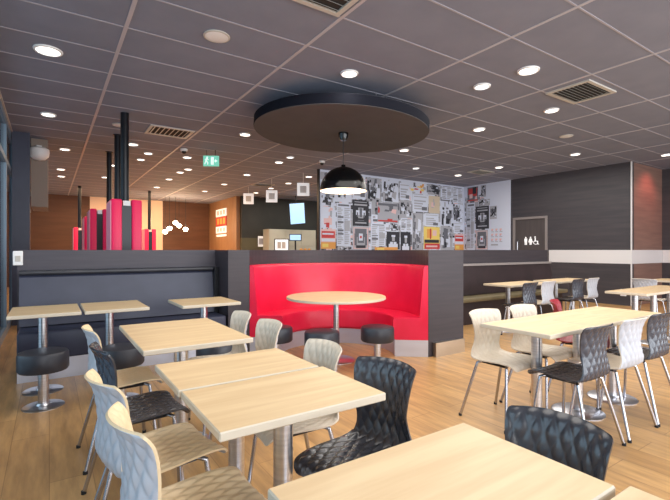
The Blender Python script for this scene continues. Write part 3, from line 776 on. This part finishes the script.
def make_print(parent, wall, a0, a1, z0, z1, kind, rng):
    """one print: layers of flat colour on a thin sheet, axis a along the wall"""
    m = MB()
    lay = [0.004]
    def R_(u0, u1, v0, v1, ink):
        """rectangle in 0..1 coordinates of the print"""
        lay[0] += .0004; e = lay[0]
        m.mi = INKS.index(ink)
        if wall == 'y':
            A = lambda u: a0+(a1-a0)*u; Z = lambda v: z0+(z1-z0)*v
            m.quad([(A(u0), 9.12-e, Z(v0)), (A(u1), 9.12-e, Z(v0)), (A(u1), 9.12-e, Z(v1)), (A(u0), 9.12-e, Z(v1))])
        else:
            A = lambda u: a1+(a0-a1)*u; Z = lambda v: z0+(z1-z0)*v
            m.quad([(11.08-e, A(u0), Z(v0)), (11.08-e, A(u1), Z(v0)), (11.08-e, A(u1), Z(v1)), (11.08-e, A(u0), Z(v1))])
    def T_(u0, u1, v0, v1, ink, j):
        """skewed scrap"""
        lay[0] += .0004; e = lay[0]; m.mi = INKS.index(ink); k = abs(j); w, h = u1-u0, v1-v0
        pts = [(u0, v0+max(-j, 0)*h), (u1-k*w*.5, v0), (u1, v1-max(j, 0)*h), (u0+k*w*.6, v1)]
        if wall == 'y': m.quad([(a0+(a1-a0)*u, 9.12-e, z0+(z1-z0)*v) for u, v in pts])
        else: m.quad([(11.08-e, a1+(a0-a1)*u, z0+(z1-z0)*v) for u, v in pts])
    U = rng.uniform
    def lines(u0, u1, v0, v1, n, ink, ragged=True):
        for i in range(n):
            v = v1-(v1-v0)*(i+.2)/n; R_(u0, u0+(u1-u0)*(U(.6, 1) if ragged else 1), v-(v1-v0)/n*.55, v, ink)
    def blobs(n, inks, smin=.08, smax=.4):
        for i in range(n):
            w, h = U(smin, smax), U(smin, smax); u, v = U(0, 1-w), U(0, 1-h); T_(u, u+w, v, v+h, rng.choice(inks), U(-.45, .45))
    if kind == 'black':
        R_(0, 1, 0, 1, 'ink'); R_(.12, .88, .9, .93, 'ink3'); R_(.1, .9, .78, .84, 'ink3'); R_(.34, .66, .3, .7, 'ink3'); R_(.2, .8, .42, .6, 'paper'); R_(.42, .58, .34, .68, 'ink2'); R_(.25, .33, .34, .52, 'ink2'); R_(.67, .75, .34, .52, 'ink2'); R_(.15, .85, .1, .15, 'ink3'); R_(.3, .7, .2, .23, 'ink2')
    elif kind == 'crest':
        R_(0, 1, 0, 1, 'ink3'); R_(.05, .95, .05, .95, 'mpink'); R_(.1, .9, .1, .92, 'ink3'); R_(.15, .85, .55, .9, 'ink2'); R_(.3, .7, .3, .8, 'ink2'); R_(.38, .62, .4, .7, 'paper'); R_(.1, .25, .2, .7, 'ink2'); R_(.75, .9, .2, .7, 'ink2'); R_(.2, .8, .08, .2, 'ink'); R_(.44, .56, .5, .6, 'mred')
    elif kind == 'portrait':
        R_(0, 1, 0, 1, 'ink'); R_(.25, .75, 0, .35, 'paper'); R_(.15, .85, 0, .22, 'paper'); R_(.4, .62, .4, .72, 'ink3'); R_(.36, .66, .68, .8, 'paper'); R_(.47, .53, .2, .36, 'ink2')
    elif kind in ('red', 'redphoto'):
        R_(0, 1, 0, 1, 'ink3' if kind == 'red' else 'ink2'); blobs(10, ['mred', 'ink2', 'mpink', 'ink3', 'mred'], .08, .35); R_(.02, .98, .86, .98, 'ink2'); R_(.02, .98, .02, .1, 'mred')
        if kind == 'redphoto': R_(.1, .9, .45, .9, 'mred'); R_(.5, .85, .5, .98, 'ink'); R_(.2, .5, .2, .5, 'mpink')
    elif kind == 'yellow':
        R_(0, 1, 0, 1, 'myellow'); R_(.2, .5, .5, .9, 'morange'); R_(.38, .46, .45, .92, 'mred'); R_(.55, .8, .6, .85, 'mpink'); R_(.05, .95, .28, .42, 'ink'); R_(.05, 1, .0, .25, 'mred'); R_(.15, .85, .08, .16, 'mpink')
    elif kind == 'redorange':
        R_(0, 1, 0, 1, 'mpink'); R_(.05, .95, .55, .9, 'mred'); R_(.1, .85, .72, .8, 'paper'); R_(.05, .95, .38, .52, 'paper'); R_(0, 1, 0, .34, 'morange'); R_(.1, .5, .08, .26, 'myellow')
    elif kind == 'orange':
        R_(0, 1, 0, 1, 'morange'); R_(.1, .4, .2, .8, 'myellow')
    elif kind == 'pink':
        R_(0, 1, 0, 1, 'paper'); blobs(8, ['mpink', 'mpink', 'mred', 'ink3'], .1, .35)
    elif kind == 'tan':
        R_(0, 1, 0, 1, 'mtan'); blobs(5, ['mtan', 'mpink', 'ink3'], .1, .3)
    elif kind == 'white':
        R_(0, 1, 0, 1, 'paper'); R_(.08, .92, .85, .9, 'ink3'); lines(.1, .9, .1, .7, 4, 'ink3')
        R_(.6, .95, .1, .3, 'ink2')
    elif kind == 'mixed':
        R_(0, 1, 0, 1, 'paper'); blobs(12, ['ink', 'mred', 'morange', 'ink2', 'ink3', 'myellow'], .1, .32)
    elif kind == 'list':
        R_(0, 1, 0, 1, 'paper')
        for r in range(3):
            for c in range(3): R_(.1+c*.3, .26+c*.3, .68-r*.2, .74-r*.2, 'mpink'); R_(.12+c*.3, .2+c*.3, .66-r*.2, .68-r*.2, 'mred'); R_(.1+c*.3, .3+c*.3, .6-r*.2, .63-r*.2, 'ink3')
        R_(.1, .6, .06, .12, 'ink3')
    elif kind == 'text':
        R_(0, 1, 0, 1, 'paper'); R_(.1, .9, .93, .97, 'ink2')
        lines(.06, .46, .04, .9, max(6, int((z1-z0)/.055)), 'ink3'); lines(.54, .94, .04, .9, max(6, int((z1-z0)/.055)), 'ink3')
        for i in range(4): v = U(.1, .8); R_(.06, .46, v, v+.04, 'ink2')
        R_(.55, .93, .35, .6, 'ink3')
    else:                                   # black and white photograph
        R_(0, 1, 0, 1, rng.choice(['ink3', 'paper', 'ink3'])); blobs(12, ['ink', 'ink2', 'ink3', 'paper', 'ink'], .12, .5); blobs(14, ['paper', 'ink', 'ink2', 'ink3'], .05, .2)
    return m.build('print', INKS, parent)
def page_field(parent, wall, a0, a1, z0, z1, rng):
    """dense small newspaper scraps filling the wall between the larger prints"""
    m = MB()
    def Q(pts, ink):
        m.mi = INKS.index(ink)
        m.quad([((a, 9.12-e, z) if wall == 'y' else (11.08-e, a, z)) for a, z in pts])
    a = a0
    while a < a1-.05:
        wd = rng.uniform(.25, .5); z = z0
        while z < z1-.04:
            h = rng.uniform(.18, .4); b = min(a+wd, a1); t = min(z+h, z1); e = .0015
            Q([(a, z), (b-.01, z), (b-.01, t-.01), (a, t-.01)], rng.choice(['paper', 'ink3', 'paper', 'paper', 'ink3', 'ink2']))
            for k in range(rng.randint(3, 8)):
                e += .0002; w_, h_ = rng.uniform(.03, (b-a)*.6), rng.uniform(.02, (t-z)*.5); u, v = rng.uniform(a, b-w_), rng.uniform(z, t-h_); j = rng.uniform(-.3, .3)
                Q([(u, v), (u+w_, v+j*h_), (u+w_*(1-abs(j)), v+h_), (u, v+h_*(1-abs(j)))], rng.choice(['ink', 'ink2', 'ink3', 'paper', 'ink2', 'mpink']))
            z = t
        a += wd
    m.build('page_field', INKS, parent)
rng = random.Random(5)
t = thing('wall_collage', 'black and white collage of prints and newspaper pages on the long white wall', 'wall art', (0, 0, 0))
page_field(t, 'y', 5.66, 11.06, 1.1, 3.27, rng)
for a in PRINTS_Y: make_print(t, 'y', *a, rng)
t = thing('wall_collage', 'smaller collage of prints on the short white wall beside the toilet door', 'wall art', (0, 0, 0))
page_field(t, 'x', 8.3, 9.08, 1.1, 3.0, rng)
for a in PRINTS_X: make_print(t, 'x', *a, rng)

# ------------------------------------------------------------------ light
w = bpy.data.worlds.new('World'); bpy.context.scene.world = w; w.use_nodes = True
bg = w.node_tree.nodes['Background']; bg.inputs['Color'].default_value = (.86, .93, 1, 1); bg.inputs['Strength'].default_value = 1.1
def area(name, loc, rot, sx, sy, e, col=(1, 1, 1)):
    o = lamp(name, 'AREA', loc, e, col); o.rotation_euler = rot
    o.data.shape = 'RECTANGLE'; o.data.size = sx; o.data.size_y = sy
    return o
area('rear_daylight_fill', (5.5, -3.2, 1.8), (R(90), 0, 0), 12, 3, 520, (.95, .97, 1))  # added fill standing for daylight through unseen windows behind the camera
area('daylight_street', (-1.7, 3.0, 1.9), (0, R(-90), 0), 2.6, 9, 150, (.88, .94, 1))
area('warm_rear_room', (2.4, 14.5, 3.25), (0, 0, 0), 4.5, 6, 300, (1, .66, .38))
area('counter_light', (7.8, 12.8, 3.25), (0, 0, 0), 3, 3, 90, (1, .93, .82))
area('dining_fill', (3.2, 2.2, 3.28), (0, 0, 0), 5.5, 4, 190, (1, .95, .88))
o = lamp('red_accent_light', 'SPOT', (11.95, 3.75, 3.2), 38, (1, .25, .2), spot_size=R(110), spot_blend=.8, shadow_soft_size=.1); o.rotation_euler = (R(35), 0, 0)
area('dining_fill', (8.2, 5.2, 3.28), (0, 0, 0), 4.0, 4, 130, (1, .95, .88))

# ------------------------------------------------------------------ camera
cd = bpy.data.cameras.new('camera'); cam = bpy.data.objects.new('camera', cd); COL.objects.link(cam)
cam.location = (0, 0, 1.29); cam.rotation_euler = (PI/2, 0, -math.atan2(.556, .831))
cd.sensor_width = 36; cd.lens = 36*427/670; cd.clip_start = .02; cd.clip_end = 100
sc = bpy.context.scene; sc.camera = cam
sc.view_settings.view_transform = 'Standard'; sc.view_settings.look = 'None'
sc.view_settings.exposure = 0.0
sc.cycles.use_denoising = True
